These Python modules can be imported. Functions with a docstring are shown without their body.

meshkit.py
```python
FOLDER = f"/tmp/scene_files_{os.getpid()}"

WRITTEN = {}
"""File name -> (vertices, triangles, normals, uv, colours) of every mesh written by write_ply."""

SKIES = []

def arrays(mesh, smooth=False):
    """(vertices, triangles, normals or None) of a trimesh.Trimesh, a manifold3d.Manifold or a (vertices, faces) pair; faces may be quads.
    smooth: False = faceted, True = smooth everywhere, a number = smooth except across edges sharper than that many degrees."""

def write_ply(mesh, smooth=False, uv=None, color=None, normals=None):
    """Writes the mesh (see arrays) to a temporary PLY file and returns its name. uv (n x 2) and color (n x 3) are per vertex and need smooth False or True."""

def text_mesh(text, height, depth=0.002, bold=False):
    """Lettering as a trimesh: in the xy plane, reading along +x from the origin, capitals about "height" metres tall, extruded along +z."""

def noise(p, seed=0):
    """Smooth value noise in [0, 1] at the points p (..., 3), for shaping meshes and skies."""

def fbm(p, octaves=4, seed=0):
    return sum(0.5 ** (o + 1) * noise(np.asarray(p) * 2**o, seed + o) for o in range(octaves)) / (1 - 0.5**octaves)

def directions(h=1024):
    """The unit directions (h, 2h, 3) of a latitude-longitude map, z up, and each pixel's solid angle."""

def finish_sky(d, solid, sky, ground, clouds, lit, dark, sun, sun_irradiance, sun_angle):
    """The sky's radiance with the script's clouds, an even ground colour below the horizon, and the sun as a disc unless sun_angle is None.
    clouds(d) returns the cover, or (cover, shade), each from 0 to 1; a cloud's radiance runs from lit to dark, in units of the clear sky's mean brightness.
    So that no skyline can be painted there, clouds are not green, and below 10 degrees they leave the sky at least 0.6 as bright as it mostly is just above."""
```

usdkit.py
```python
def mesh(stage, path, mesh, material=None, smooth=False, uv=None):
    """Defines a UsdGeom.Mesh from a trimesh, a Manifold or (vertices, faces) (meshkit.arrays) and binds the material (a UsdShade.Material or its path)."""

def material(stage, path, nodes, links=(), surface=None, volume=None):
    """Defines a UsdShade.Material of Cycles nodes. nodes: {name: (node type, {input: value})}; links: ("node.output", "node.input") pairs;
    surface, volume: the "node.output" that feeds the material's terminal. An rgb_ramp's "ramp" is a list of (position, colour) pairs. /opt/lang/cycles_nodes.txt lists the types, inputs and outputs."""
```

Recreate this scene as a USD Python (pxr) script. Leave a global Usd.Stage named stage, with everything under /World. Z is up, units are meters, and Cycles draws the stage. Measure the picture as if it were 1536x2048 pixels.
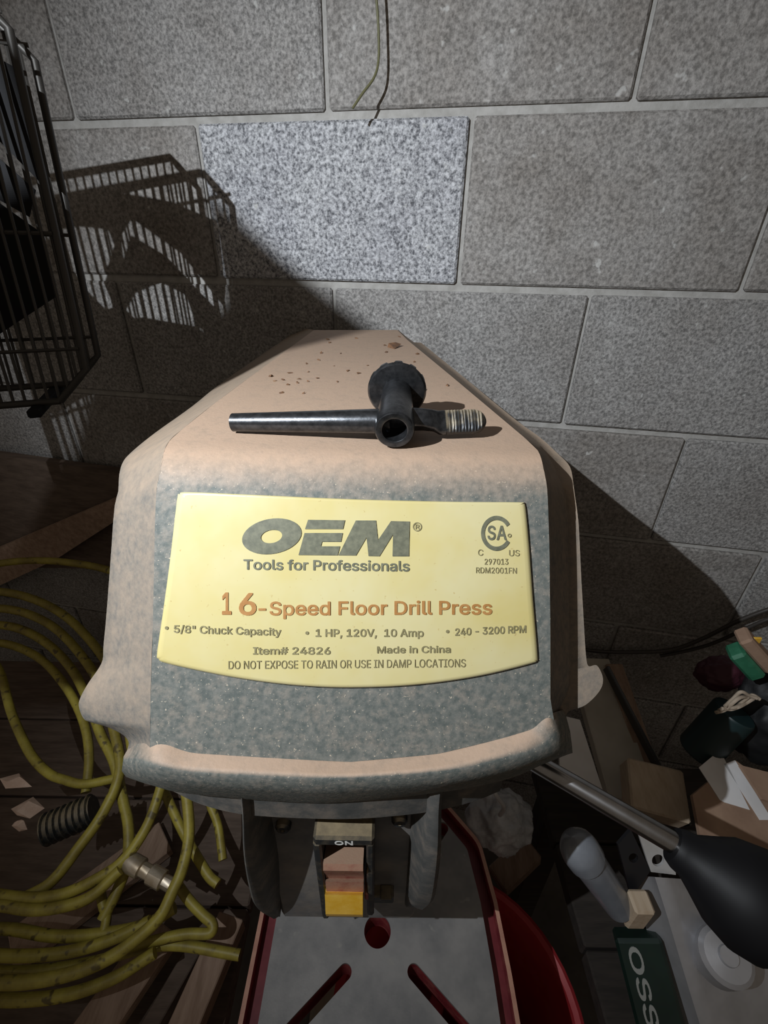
import math, random
import numpy as np
import trimesh
import shapely.geometry as sg
import usdkit, meshkit
from pxr import Usd, UsdGeom, UsdLux, UsdShade, Gf, Sdf, Vt

random.seed(7)
RNG = np.random.default_rng(7)
stage = Usd.Stage.CreateInMemory()
UsdGeom.SetStageUpAxis(stage, UsdGeom.Tokens.z)
UsdGeom.SetStageMetersPerUnit(stage, 1.0)
UsdGeom.Xform.Define(stage, '/World')

# ------------------------------------------------------------------ camera
EYE = np.array([0.0, 0.0, 1.725])
FPX = 900.0
W = np.array([[9.99866995e-01, 1.63092578e-02, 0.0],
              [8.17165358e-03, -5.00977224e-01, 8.65421888e-01],
              [1.41143887e-02, -8.65306783e-01, -5.01043866e-01]])   # columns: right, down, forward
cam = UsdGeom.Camera.Define(stage, '/World/camera')
cam.CreateHorizontalApertureAttr(36.0)
cam.CreateVerticalApertureAttr(48.0)
cam.CreateFocalLengthAttr(36.0 * FPX / 1536)
cam.CreateClippingRangeAttr(Gf.Vec2f(0.03, 100.0))
r_, u_, b_ = W[:, 0], -W[:, 1], -W[:, 2]
cam.AddTransformOp().Set(Gf.Matrix4d(*r_, 0, *u_, 0, *b_, 0, *EYE, 1))
cam.CreateExposureAttr(0.0)

# ------------------------------------------------------------------ lights
dome = UsdLux.DomeLight.Define(stage, '/World/room_glow')           # the rest of the dim basement
dome.CreateColorAttr(Gf.Vec3f(1.0, 0.84, 0.68))
dome.CreateIntensityAttr(0.034)
LAMP = EYE + np.array([-0.40, -0.10, 0.30])
lamp = UsdLux.SphereLight.Define(stage, '/World/work_light')
lamp.CreateRadiusAttr(0.0026)
lamp.CreateColorAttr(Gf.Vec3f(0.90, 0.95, 1.0))
lamp.CreateIntensityAttr(158000.0)
aim = EYE + np.array([0.0, 0.66, -0.18])
zb = LAMP - aim
zb /= np.linalg.norm(zb)
xb = np.cross([0, 0, 1.0], zb)
xb /= np.linalg.norm(xb)
yb = np.cross(zb, xb)
lamp.AddTransformOp().Set(Gf.Matrix4d(*xb, 0, *yb, 0, *zb, 0, *LAMP, 1))
sh = UsdLux.ShapingAPI.Apply(lamp.GetPrim())
sh.CreateShapingConeAngleAttr(53.0)
sh.CreateShapingConeSoftnessAttr(1.0)

# ------------------------------------------------------------------ helpers
def ray(x, y):
    return W @ np.array([(x - 768) / FPX, (y - 1024) / FPX, 1.0])
def on_z(x, y, z):                      # z: height relative to the eye
    d = ray(x, y); return EYE + d * (z / d[2])
def on_y(x, y, Y):
    d = ray(x, y); return EYE + d * (Y / d[1])
def on_plane(x, y, p, n):
    d = ray(x, y); n = np.asarray(n, float); return EYE + d * ((np.asarray(p) - EYE) @ n / (d @ n))
def at_depth(x, y, dc):
    return EYE + ray(x, y) * dc

USED = {}
def numbered(path):
    k = USED.get(path, 0); USED[path] = k + 1
    return path if k == 0 else f'{path}_{k:03d}'
def setdata(prim, label=None, category=None, group=None, kind=None):
    for k, v in (('label', label), ('category', category), ('group', group), ('kind', kind)):
        if v: prim.SetCustomDataByKey(k, v)
def thing(name, label=None, category=None, group=None, kind=None, parent='/World'):
    p = numbered(f'{parent}/{name}')
    x = UsdGeom.Xform.Define(stage, p)
    setdata(x.GetPrim(), label, category, group, kind)
    return p
def obj(name, mesh, material, parent='/World', smooth=35, label=None, category=None, group=None, kind=None):
    if isinstance(mesh, (list, tuple)) and len(mesh) and hasattr(mesh[0], 'faces'):
        mesh = trimesh.util.concatenate(list(mesh))
    p = numbered(f'{parent}/{name}')
    m = usdkit.mesh(stage, p, mesh, material, smooth=smooth)
    setdata(m.GetPrim(), label, category, group, kind)
    return p

def tm(v, f):
    m = trimesh.Trimesh(np.asarray(v, float), np.asarray(f, int), process=False)
    m.merge_vertices()
    return m
def grid(P, flip=False, close=False):
    P = np.asarray(P, float); n, m = P.shape[:2]
    idx = np.arange(n * m).reshape(n, m)
    if close: idx = np.hstack([idx, idx[:, :1]])
    a, b, c, d = idx[:-1, :-1].ravel(), idx[:-1, 1:].ravel(), idx[1:, 1:].ravel(), idx[1:, :-1].ravel()
    f = np.vstack([np.c_[a, b, c], np.c_[a, c, d]])
    if flip: f = f[:, ::-1]
    return tm(P.reshape(-1, 3), f)
def box(lo, hi, bev=0.0):
    lo, hi = np.minimum(lo, hi).astype(float), np.maximum(lo, hi).astype(float)
    if bev <= 0:
        m = trimesh.creation.box(extents=hi - lo); m.apply_translation((lo + hi) / 2); return m
    bev = min(bev, 0.45 * float((hi - lo).min()))
    pts = []
    for i in range(3):
        l, h = lo + bev, hi - bev
        l[i], h[i] = lo[i], hi[i]
        pts += [[x, y, z] for x in (l[0], h[0]) for y in (l[1], h[1]) for z in (l[2], h[2])]
    return trimesh.convex.convex_hull(np.array(pts))
def frame_box(center, axes, size, bev=0.0):
    """box of size (a,b,c) along the three axes (rows), centred."""
    s = np.asarray(size, float) / 2
    m = box(-s, s, bev)
    A = np.eye(4); A[:3, :3] = np.array(axes, float).T; A[:3, 3] = center
    m.apply_transform(A); return m
def unit(v):
    v = np.asarray(v, float); return v / np.linalg.norm(v)
def bar(p0, p1, w, t, up=(0, 0, 1), bev=0.0015):
    """a board from p0 to p1, w wide, t thick along 'up'."""
    p0, p1 = np.asarray(p0, float), np.asarray(p1, float)
    d = unit(p1 - p0); s = unit(np.cross(d, up)); n = np.cross(s, d)
    return frame_box((p0 + p1) / 2, [d, s, n], [np.linalg.norm(p1 - p0), w, t], bev)
def spline(pts, n=12, closed=False):
    P = np.asarray(pts, float)
    if len(P) < 3:
        t = np.linspace(0, 1, n)[:, None]; return P[0] * (1 - t) + P[1] * t
    Q = np.vstack([P[-1], P, P[:2]]) if closed else np.vstack([2 * P[0] - P[1], P, 2 * P[-1] - P[-2]])
    out = []
    for i in range(1, len(Q) - 2):
        a, b, c, d = Q[i - 1:i + 3]
        for t in np.linspace(0, 1, n, endpoint=False):
            out.append(0.5 * ((2 * b) + (c - a) * t + (2 * a - 5 * b + 4 * c - d) * t * t + (3 * b - a - 3 * c + d) * t ** 3))
    if not closed: out.append(Q[-2])
    return np.array(out)
def tube(path, r, n=10, caps=True):
    P = np.asarray(path, float); N = len(P)
    r = np.broadcast_to(np.asarray(r, float), (N,))
    T = np.gradient(P, axis=0); T /= np.maximum(np.linalg.norm(T, axis=1, keepdims=True), 1e-9)
    s = np.cross(T[0], [0, 0, 1.0])
    if np.linalg.norm(s) < 1e-3: s = np.cross(T[0], [0, 1.0, 0])
    rows = []
    for i in range(N):
        s = s - T[i] * (s @ T[i]); s = unit(s); b = np.cross(T[i], s)
        a = np.linspace(0, 2 * np.pi, n, endpoint=False)
        rows.append(P[i] + r[i] * (np.cos(a)[:, None] * s + np.sin(a)[:, None] * b))
    m = grid(np.array(rows), close=True)
    if caps:
        v, f = list(m.vertices), list(m.faces)
        k = len(rows)
        V = np.vstack([np.array(rows).reshape(-1, 3), P[:1], P[-1:]])
        F = []
        idx = np.arange(k * n).reshape(k, n)
        for i in range(k - 1):
            for j in range(n):
                a_, b_, c_, d_ = idx[i, j], idx[i, (j + 1) % n], idx[i + 1, (j + 1) % n], idx[i + 1, j]
                F += [[a_, b_, c_], [a_, c_, d_]]
        for j in range(n):
            F += [[k * n, idx[0, (j + 1) % n], idx[0, j]], [k * n + 1, idx[-1, j], idx[-1, (j + 1) % n]]]
        m = trimesh.Trimesh(V, np.array(F), process=False)
    return m
def rod(p0, p1, r, n=16):
    return tube([p0, p1], r, n)
def lathe(profile, p0, axis, n=32):
    """profile: (distance along axis, radius) pairs."""
    axis = unit(axis); s = unit(np.cross(axis, [0.3, 0.2, 1.0])); b = np.cross(axis, s)
    a = np.linspace(0, 2 * np.pi, n, endpoint=False)
    rows = [np.asarray(p0) + axis * h + max(r, 1e-6) * (np.cos(a)[:, None] * s + np.sin(a)[:, None] * b) for h, r in profile]
    return grid(np.array(rows), close=True)
def prism(poly, z0, z1):
    m = trimesh.creation.extrude_polygon(poly, abs(z1 - z0), engine='earcut')
    m.apply_translation([0, 0, min(z0, z1)]); return m
def loft_px(rows):
    return np.array(rows)

# ------------------------------------------------------------------ materials
LK = '/World/Looks'
UsdGeom.Scope.Define(stage, LK)
def mat(name, base, rough=0.5, metal=0.0, base2=None, scale=40.0, ramp=(0.35, 0.65), bump=0.0, bscale=None, bdist=0.002, detail=4.0,
        dust=None, dust_scale=30.0, dust_amt=0.5, dust_nz=(0.3, 0.9), spec=0.5, coat=0.0, stretch=None, rough2=None, speck=None, **extra):
    nodes = {'tc': ('geometry', {}), 'p': ('principled_bsdf', {'base_color': base, 'roughness': rough, 'metallic': metal, 'specular_ior_level': spec, 'coat_weight': coat, **extra})}
    links = []
    vec = 'tc.position'
    if stretch is not None:
        nodes['map'] = ('mapping', {'scale': stretch}); links.append(('tc.position', 'map.vector')); vec = 'map.vector'
    col = None
    if base2 is not None:
        nodes['n'] = ('noise_texture', {'scale': scale, 'detail': detail, 'roughness': 0.6})
        nodes['r'] = ('rgb_ramp', {'ramp': [(ramp[0], base), (ramp[1], base2)]})
        links += [(vec, 'n.vector'), ('n.fac', 'r.fac')]
        col = 'r.color'
    if speck is not None:      # (scale, colour, threshold)
        nodes['sn'] = ('noise_texture', {'scale': speck[0], 'detail': 2.0, 'roughness': 0.5})
        nodes['sr'] = ('map_range', {'from_min': speck[2], 'from_max': speck[2] + 0.08, 'to_min': 0.0, 'to_max': 1.0, 'clamp': True})
        nodes['sm'] = ('mix_color', {'a': base, 'b': speck[1]})
        links += [('tc.position', 'sn.vector'), ('sn.fac', 'sr.value'), ('sr.result', 'sm.fac')]
        if col: links.append((col, 'sm.a'))
        col = 'sm.result'
    if dust is not None:
        nodes['sx'] = ('separate_xyz', {})
        nodes['mr'] = ('map_range', {'from_min': dust_nz[0], 'from_max': dust_nz[1], 'to_min': 0.0, 'to_max': 1.0, 'clamp': True})
        nodes['dn'] = ('noise_texture', {'scale': dust_scale, 'detail': 6.0, 'roughness': 0.65})
        nodes['dr'] = ('map_range', {'from_min': 0.3, 'from_max': 0.7, 'to_min': -dust_amt, 'to_max': dust_amt, 'clamp': True})
        nodes['ad'] = ('math', {'math_type': 'add', 'use_clamp': True})
        nodes['dm'] = ('mix_color', {'a': base, 'b': dust})
        links += [('tc.normal', 'sx.vector'), ('sx.z', 'mr.value'), ('tc.position', 'dn.vector'), ('dn.fac', 'dr.value'),
                  ('mr.result', 'ad.value1'), ('dr.result', 'ad.value2'), ('ad.value', 'dm.fac')]
        if col: links.append((col, 'dm.a'))
        col = 'dm.result'
    if col: links.append((col, 'p.base_color'))
    if bump > 0:
        nodes['bn'] = ('noise_texture', {'scale': bscale or scale, 'detail': 3.0, 'roughness': 0.6})
        nodes['b'] = ('bump', {'strength': bump, 'distance': bdist})
        links += [(vec, 'bn.vector'), ('bn.fac', 'b.height'), ('b.normal', 'p.normal')]
    return usdkit.material(stage, f'{LK}/{name}', nodes, links, surface='p.BSDF')

def block_mat(name, lo, hi, scale, bdist, stain):
    """porous concrete: two scales of grain, a stain, pits."""
    nodes = {'g': ('geometry', {}),
             'n1': ('noise_texture', {'scale': scale, 'detail': 3.0, 'roughness': 0.65}),
             'n2': ('noise_texture', {'scale': 9.0, 'detail': 4.0, 'roughness': 0.6}),
             'r1': ('rgb_ramp', {'ramp': [(0.34, lo), (0.5, tuple(0.5 * (a + b) for a, b in zip(lo, hi))), (0.66, hi)]}),
             'r2': ('rgb_ramp', {'ramp': [(0.3, stain), (0.7, (1.0, 1.0, 1.0))]}),
             'm': ('mix_color', {'blend_type': 'multiply', 'fac': 1.0}),
             'sn': ('noise_texture', {'scale': scale * 0.35, 'detail': 2.0, 'roughness': 0.5}),
             'sr': ('map_range', {'from_min': 0.68, 'from_max': 0.76, 'to_min': 0.0, 'to_max': 0.55, 'clamp': True}),
             'sm': ('mix_color', {'b': (0.62, 0.62, 0.60)}),
             'b': ('bump', {'strength': 0.9, 'distance': bdist}),
             'p': ('principled_bsdf', {'roughness': 0.92, 'specular_ior_level': 0.2})}
    links = [('g.position', 'n1.vector'), ('g.position', 'n2.vector'), ('g.position', 'sn.vector'), ('n1.fac', 'r1.fac'), ('n2.fac', 'r2.fac'),
             ('r1.color', 'm.a'), ('r2.color', 'm.b'), ('sn.fac', 'sr.value'), ('sr.result', 'sm.fac'), ('m.result', 'sm.a'),
             ('sm.result', 'p.base_color'), ('n1.fac', 'b.height'), ('b.normal', 'p.normal')]
    return usdkit.material(stage, f'{LK}/{name}', nodes, links, surface='p.BSDF')

M = {}
M['block_a'] = block_mat('concrete_block_grey', (0.165, 0.162, 0.158), (0.45, 0.44, 0.43), 230.0, 0.0022, (0.78, 0.76, 0.74))
M['block_b'] = block_mat('concrete_block_warm', (0.175, 0.168, 0.16), (0.41, 0.395, 0.38), 190.0, 0.0016, (0.72, 0.69, 0.66))
M['block_c'] = block_mat('concrete_block_porous', (0.12, 0.124, 0.135), (0.66, 0.67, 0.69), 210.0, 0.0038, (0.85, 0.85, 0.88))
M['mortar'] = mat('mortar', (0.33, 0.32, 0.30), 0.9, base2=(0.43, 0.42, 0.40), scale=60, bump=0.5, bscale=220, bdist=0.0012)
M['floor'] = mat('floor_concrete', (0.10, 0.09, 0.08), 0.85, base2=(0.17, 0.155, 0.14), scale=6, bump=0.3, bscale=80)
DUST = (0.40, 0.285, 0.205)
M['cover'] = mat('cover_green_plastic', (0.088, 0.100, 0.093), 0.62, base2=(0.165, 0.165, 0.148), scale=260, bump=0.35, bscale=420, bdist=0.0006,
                 dust=DUST, dust_scale=130.0, dust_amt=0.17, dust_nz=(0.50, 0.995), spec=0.35, speck=(700.0, (0.42, 0.36, 0.28), 0.66))
M['cover_edge'] = mat('cover_dusty_edge', (0.105, 0.105, 0.10), 0.7, base2=(0.18, 0.16, 0.135), scale=300, bump=0.35, bscale=420, bdist=0.0006,
                      dust=(0.30, 0.23, 0.17), dust_scale=110.0, dust_amt=0.26, dust_nz=(0.12, 0.98), spec=0.3)
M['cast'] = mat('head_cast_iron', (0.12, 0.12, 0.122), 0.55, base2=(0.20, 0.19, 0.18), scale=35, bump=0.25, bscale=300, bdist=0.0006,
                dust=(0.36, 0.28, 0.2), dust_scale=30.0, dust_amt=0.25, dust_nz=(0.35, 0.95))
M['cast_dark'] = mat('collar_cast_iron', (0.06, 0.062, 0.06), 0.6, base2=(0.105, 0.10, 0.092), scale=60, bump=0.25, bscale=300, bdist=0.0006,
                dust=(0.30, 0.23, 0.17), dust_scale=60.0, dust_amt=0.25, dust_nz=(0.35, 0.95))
M['label'] = mat('label_yellow', (0.54, 0.455, 0.185), 0.28, base2=(0.57, 0.51, 0.28), scale=14, bump=0.06, bscale=60, bdist=0.001, coat=0.25, speck=(480.0, (0.45, 0.35, 0.15), 0.70))
M['ink'] = mat('ink_grey', (0.095, 0.098, 0.066), 0.5, base2=(0.15, 0.15, 0.10), scale=300)
M['ink_soft'] = mat('ink_small_grey', (0.17, 0.15, 0.07), 0.5, base2=(0.24, 0.21, 0.11), scale=300)
M['ink_brown'] = mat('ink_brown', (0.33, 0.15, 0.04), 0.5, base2=(0.38, 0.19, 0.06), scale=200)
M['white_ink'] = mat('white_ink', (0.75, 0.75, 0.72), 0.6)
M['steel_dark'] = mat('black_oxide_steel', (0.05, 0.053, 0.058), 0.27, metal=0.85, base2=(0.10, 0.104, 0.112), scale=240, bump=0.12, bscale=600, bdist=0.0004)
M['steel_knurl'] = mat('dusty_knurl', (0.04, 0.042, 0.045), 0.45, metal=0.5, dust=(0.42, 0.35, 0.24), dust_scale=90.0, dust_amt=0.4, dust_nz=(0.4, 1.0))
M['chrome'] = mat('chrome_rod', (0.42, 0.42, 0.43), 0.22, metal=1.0, base2=(0.30, 0.29, 0.28), scale=50)
M['knob'] = mat('black_knob', (0.005, 0.005, 0.006), 0.55, spec=0.25, bump=0.05, bscale=30)
M['iron_top'] = mat('table_iron', (0.20, 0.198, 0.196), 0.45, metal=0.25, base2=(0.29, 0.28, 0.27), scale=22, bump=0.15, bscale=400, bdist=0.0004, speck=(60.0, (0.30, 0.29, 0.27), 0.70))
M['red_paint'] = mat('red_paint', (0.19, 0.022, 0.028), 0.42, base2=(0.30, 0.045, 0.05), scale=30, bump=0.15, bscale=200, bdist=0.0005, dust=(0.50, 0.27, 0.19), dust_scale=60, dust_amt=0.25, dust_nz=(0.3, 1.1))
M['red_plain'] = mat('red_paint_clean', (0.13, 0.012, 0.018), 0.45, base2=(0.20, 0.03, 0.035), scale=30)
M['black_plastic'] = mat('black_plastic', (0.018, 0.02, 0.021), 0.45, dust=(0.22, 0.17, 0.10), dust_scale=120.0, dust_amt=0.25, dust_nz=(0.45, 1.15), bump=0.15, bscale=400, bdist=0.0004)
M['paddle'] = mat('red_dusty_paddle', (0.26, 0.07, 0.05), 0.7, base2=(0.36, 0.17, 0.115), scale=90, ramp=(0.3, 0.5), bump=0.3, bscale=600, bdist=0.0004, dust=(0.36, 0.23, 0.155), dust_scale=160, dust_amt=0.3, dust_nz=(-0.1, 0.75))
M['yellow_key'] = mat('yellow_key', (0.72, 0.40, 0.03), 0.45, base2=(0.80, 0.50, 0.08), scale=80, bump=0.15, bscale=500, bdist=0.0003)
M['fan_wire'] = mat('fan_wire', (0.045, 0.042, 0.038), 0.5, metal=0.4)
M['fan_blade'] = mat('fan_blade', (0.010, 0.010, 0.011), 0.8, spec=0.2)
M['hose'] = mat('hose_yellow', (0.20, 0.155, 0.025), 0.5, base2=(0.36, 0.30, 0.045), scale=30, bump=0.2, bscale=200, bdist=0.0006, speck=(70.0, (0.10, 0.075, 0.02), 0.62))
M['brass'] = mat('fitting_metal', (0.55, 0.45, 0.32), 0.35, metal=0.8, base2=(0.7, 0.62, 0.5), scale=60)
M['wood'] = mat('board_wood', (0.24, 0.155, 0.105), 0.75, base2=(0.36, 0.25, 0.18), scale=14, stretch=(6.0, 1.0, 6.0), bump=0.3, bscale=60, bdist=0.001)
M['wood_pale'] = mat('pale_wood', (0.46, 0.35, 0.24), 0.75, base2=(0.56, 0.45, 0.33), scale=16, stretch=(6.0, 1.0, 6.0), bump=0.2, bscale=80, bdist=0.0008)
M['wood_dark'] = mat('dark_wood', (0.085, 0.058, 0.042), 0.8, base2=(0.14, 0.10, 0.075), scale=14, stretch=(1.0, 6.0, 6.0), bump=0.3, bscale=60, bdist=0.001)
M['panel_beige'] = mat('beige_panel', (0.42, 0.38, 0.31), 0.6, base2=(0.50, 0.46, 0.39), scale=20)
M['paper'] = mat('white_paper', (0.82, 0.82, 0.83), 0.8, base2=(0.72, 0.71, 0.70), scale=14, bump=0.2, bscale=40, bdist=0.001)
M['cardboard'] = mat('cardboard', (0.27, 0.17, 0.115), 0.85, base2=(0.36, 0.24, 0.165), scale=16, bump=0.15, bscale=120)
M['black_bag'] = mat('black_bag', (0.010, 0.011, 0.012), 0.6, bump=0.5, bscale=28, bdist=0.004)
M['green'] = mat('green_label', (0.012, 0.10, 0.05), 0.6, base2=(0.03, 0.17, 0.09), scale=40)
M['maroon'] = mat('maroon', (0.05, 0.008, 0.018), 0.6)
M['teal'] = mat('teal_can', (0.007, 0.024, 0.026), 0.45)
M['twine'] = mat('twine', (0.42, 0.34, 0.26), 0.8, base2=(0.3, 0.24, 0.18), scale=120)
M['alu'] = mat('bare_aluminium', (0.50, 0.50, 0.52), 0.36, metal=0.5, base2=(0.40, 0.40, 0.41), scale=18, bump=0.12, bscale=160, bdist=0.0006, speck=(45.0, (0.42, 0.33, 0.25), 0.72))
M['zinc'] = mat('pale_steel', (0.62, 0.62, 0.62), 0.5, metal=0.3, base2=(0.52, 0.51, 0.49), scale=30)
M['black_steel'] = mat('black_steel', (0.010, 0.010, 0.012), 0.4)
M['grey_tube'] = mat('grey_plastic_tube', (0.17, 0.185, 0.21), 0.3, base2=(0.22, 0.235, 0.26), scale=30, coat=0.3)
M['case_ink'] = mat('case_ink', (0.30, 0.31, 0.29), 0.6)
M['bench_dark'] = mat('blackened_wood', (0.028, 0.023, 0.019), 0.85, base2=(0.05, 0.04, 0.033), scale=14, stretch=(1.0, 6.0, 6.0))
M['case'] = mat('green_case', (0.006, 0.018, 0.014), 0.4, base2=(0.01, 0.026, 0.02), scale=20)
M['red_tub'] = mat('red_tub', (0.42, 0.028, 0.034), 0.42, base2=(0.50, 0.05, 0.055), scale=20, bump=0.1, bscale=60)
M['film'] = mat('clear_film', (0.62, 0.63, 0.65), 0.3, base2=(0.36, 0.37, 0.38), scale=30, bump=0.6, bscale=30, bdist=0.006)
M['cord'] = mat('black_cord', (0.05, 0.043, 0.037), 0.45)
M['wire'] = mat('olive_wire', (0.13, 0.125, 0.06), 0.5)
M['chip'] = mat('pink_wood_chip', (0.52, 0.36, 0.27), 0.8, base2=(0.62, 0.46, 0.36), scale=60)
M['crumb'] = mat('rusty_crumb', (0.10, 0.055, 0.035), 0.8, base2=(0.22, 0.11, 0.05), scale=200)
M['dark_metal'] = mat('dark_edge_metal', (0.10, 0.10, 0.10), 0.35, metal=0.8)

# ------------------------------------------------------------------ the room
obj('floor', box([-3.2, -2.6, -0.05], [3.2, 2.0, 0.0]), M['floor'], smooth=False, kind='structure', label='dark dusty concrete basement floor under the benches', category='floor')

WU = np.array([0.98341492, -0.18137005, 0.0])       # along the wall, to the right
WN = np.array([-0.18137005, -0.98341492, 0.0])      # out of the wall, to the room
WO = EYE + np.array([-0.49027747, 0.90508939, 0.16563355])   # joint under the first block row
HB, HV = 0.2032, 0.21376
def wp(u, v, out=0.0):                              # u in half blocks, v in courses downward
    return WO + WU * u * HB - np.array([0, 0, 1.0]) * v * HV + WN * out
wall = thing('wall_back', 'grey concrete block wall with pale mortar joints behind the drill press', 'wall', kind='structure')
mb = frame_box(wp(3.0, 2.9, -0.065), [WU, WN, [0, 0, 1]], [26.5 * HB, 0.115, 11.9 * HV])
obj('mortar', mb, M['mortar'], wall, smooth=False)
JH, JV = 0.0108, 0.0075
for row in range(-2, 9):                            # block course between joints row-1 and row (row 0 = above the first joint)
    off = 0 if row % 2 == 0 else 1
    for k in range(-5, 8):
        u0, u1 = 2 * k + off, 2 * k + 2 + off
        jl, jr = (RNG.uniform(-0.003, 0.003) for _ in range(2))
        c = wp((u0 + u1) / 2, row - 0.5, -0.055 + RNG.uniform(-0.0012, 0.0012))
        w = 2 * HB - JV + jl; h = HV - JH + RNG.uniform(-0.0015, 0.0015)
        zz = c[2]
        if zz - h / 2 < 0: continue
        mk = ['block_a', 'block_b'][int(RNG.integers(2))]
        if row == 1 and k == 0: mk = 'block_c'
        if row == 1 and k == 1: mk = 'block_b'
        if row == 0: mk = 'block_b' if k != 0 else 'block_a'
        if row == 2: mk = 'block_a'
        obj('block', frame_box(c, [WU, WN, [0, 0, 1]], [w, 0.11, h], 0.003), M[mk], wall, smooth=False)

# ------------------------------------------------------------------ drill press
dp = thing('drill_press', 'dusty grey-green floor drill press with a yellow label plate and red table', 'drill press')
ZT, YF, SL = -0.105, 0.238, math.radians(60)
nY, nZ = -math.sin(SL), math.cos(SL)
E_ = 0.028
def fold(off):                                      # fold line of the profile moved inwards by off
    return YF + off * (1 - nZ) / (-nY) * 1.0, ZT - off
def xv(px, py, off=0.0):
    yf, zt = fold(off)
    p = on_z(px, py, zt) - EYE
    if ray(px, py)[2] < 0 and p[1] >= yf:
        return p[0], yf - p[1]
    q = on_plane(px, py, EYE + np.array([0, yf, zt]), [0, nY, nZ]) - EYE
    return q[0], math.hypot(q[1] - yf, q[2] - zt)
RF = 0.020
def pos(x, v, off=0.0):
    yf, zt = fold(off)
    def raw(t): return np.array([yf - t, zt]) if t <= 0 else np.array([yf - t * math.cos(SL), zt - t * math.sin(SL)])
    if abs(v) < RF:
        t = (v + RF) / (2 * RF); a, b, c = raw(-RF), raw(0), raw(RF)
        q = (1 - t) ** 2 * a + 2 * t * (1 - t) * b + t * t * c
    else: q = raw(v)
    return EYE + np.array([x, q[0], q[1]])
def resample(P, n):
    P = np.asarray(P, float); d = np.r_[0, np.cumsum(np.linalg.norm(np.diff(P, axis=0), axis=1))]
    s = np.linspace(0, d[-1], n); return np.c_[np.interp(s, d, P[:, 0]), np.interp(s, d, P[:, 1])]
LA = [(628, 660), (526, 735), (430, 806), (365, 858), (340, 880), (325, 905), (317, 935), (313, 975), (310, 1040), (305, 1280), (301, 1400), (300, 1495)]
RA = [(795, 660), (815, 680), (900, 750), (1000, 834), (1050, 876), (1075, 900), (1091, 928), (1095, 977), (1099, 1100), (1101, 1280), (1101, 1400), (1108, 1440)]
BA = [(300, 1495), (395, 1507), (577, 1518), (700, 1524), (876, 1508), (1000, 1478), (1060, 1460), (1108, 1440)]
TA = [(628, 660), (795, 660)]
NR, NC = 110, 56
Lc, Rc = resample([xv(*p) for p in LA], NR), resample([xv(*p) for p in RA], NR)
Bc, Tc = resample([xv(*p) for p in BA], NC), resample([xv(*p) for p in TA], NC)
G = np.zeros((NR, NC, 3))
for j in range(NR):
    t = j / (NR - 1)
    for i in range(NC):
        s = i / (NC - 1)
        q = (1 - s) * Lc[j] + s * Rc[j] + (1 - t) * Tc[i] + t * Bc[i] - ((1 - s) * (1 - t) * Lc[0] + s * (1 - t) * Rc[0] + (1 - s) * t * Lc[-1] + s * t * Rc[-1])
        G[j, i] = pos(q[0], q[1])
panel = grid(G, flip=False)
def strip(rows, offs, n=5):
    """rows of (A, B, C) pixels on the profile moved in by offs; skirt added."""
    cols = []
    for k, off in enumerate(offs):
        c = spline([np.r_[xv(*r[k], off), 0] for r in rows], n)[:, :2]
        cols.append([pos(x, v, off) for x, v in c])
    d = spline([np.r_[xv(*r[-1], offs[-1]), 0] for r in rows], n)[:, :2]
    cols.append([pos(x, v, offs[-1] + 0.006) for x, v in d])
    cols.append([pos(x, v, offs[-1] + 0.012) for x, v in d])
    return np.array(cols).transpose(1, 0, 2)
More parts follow.
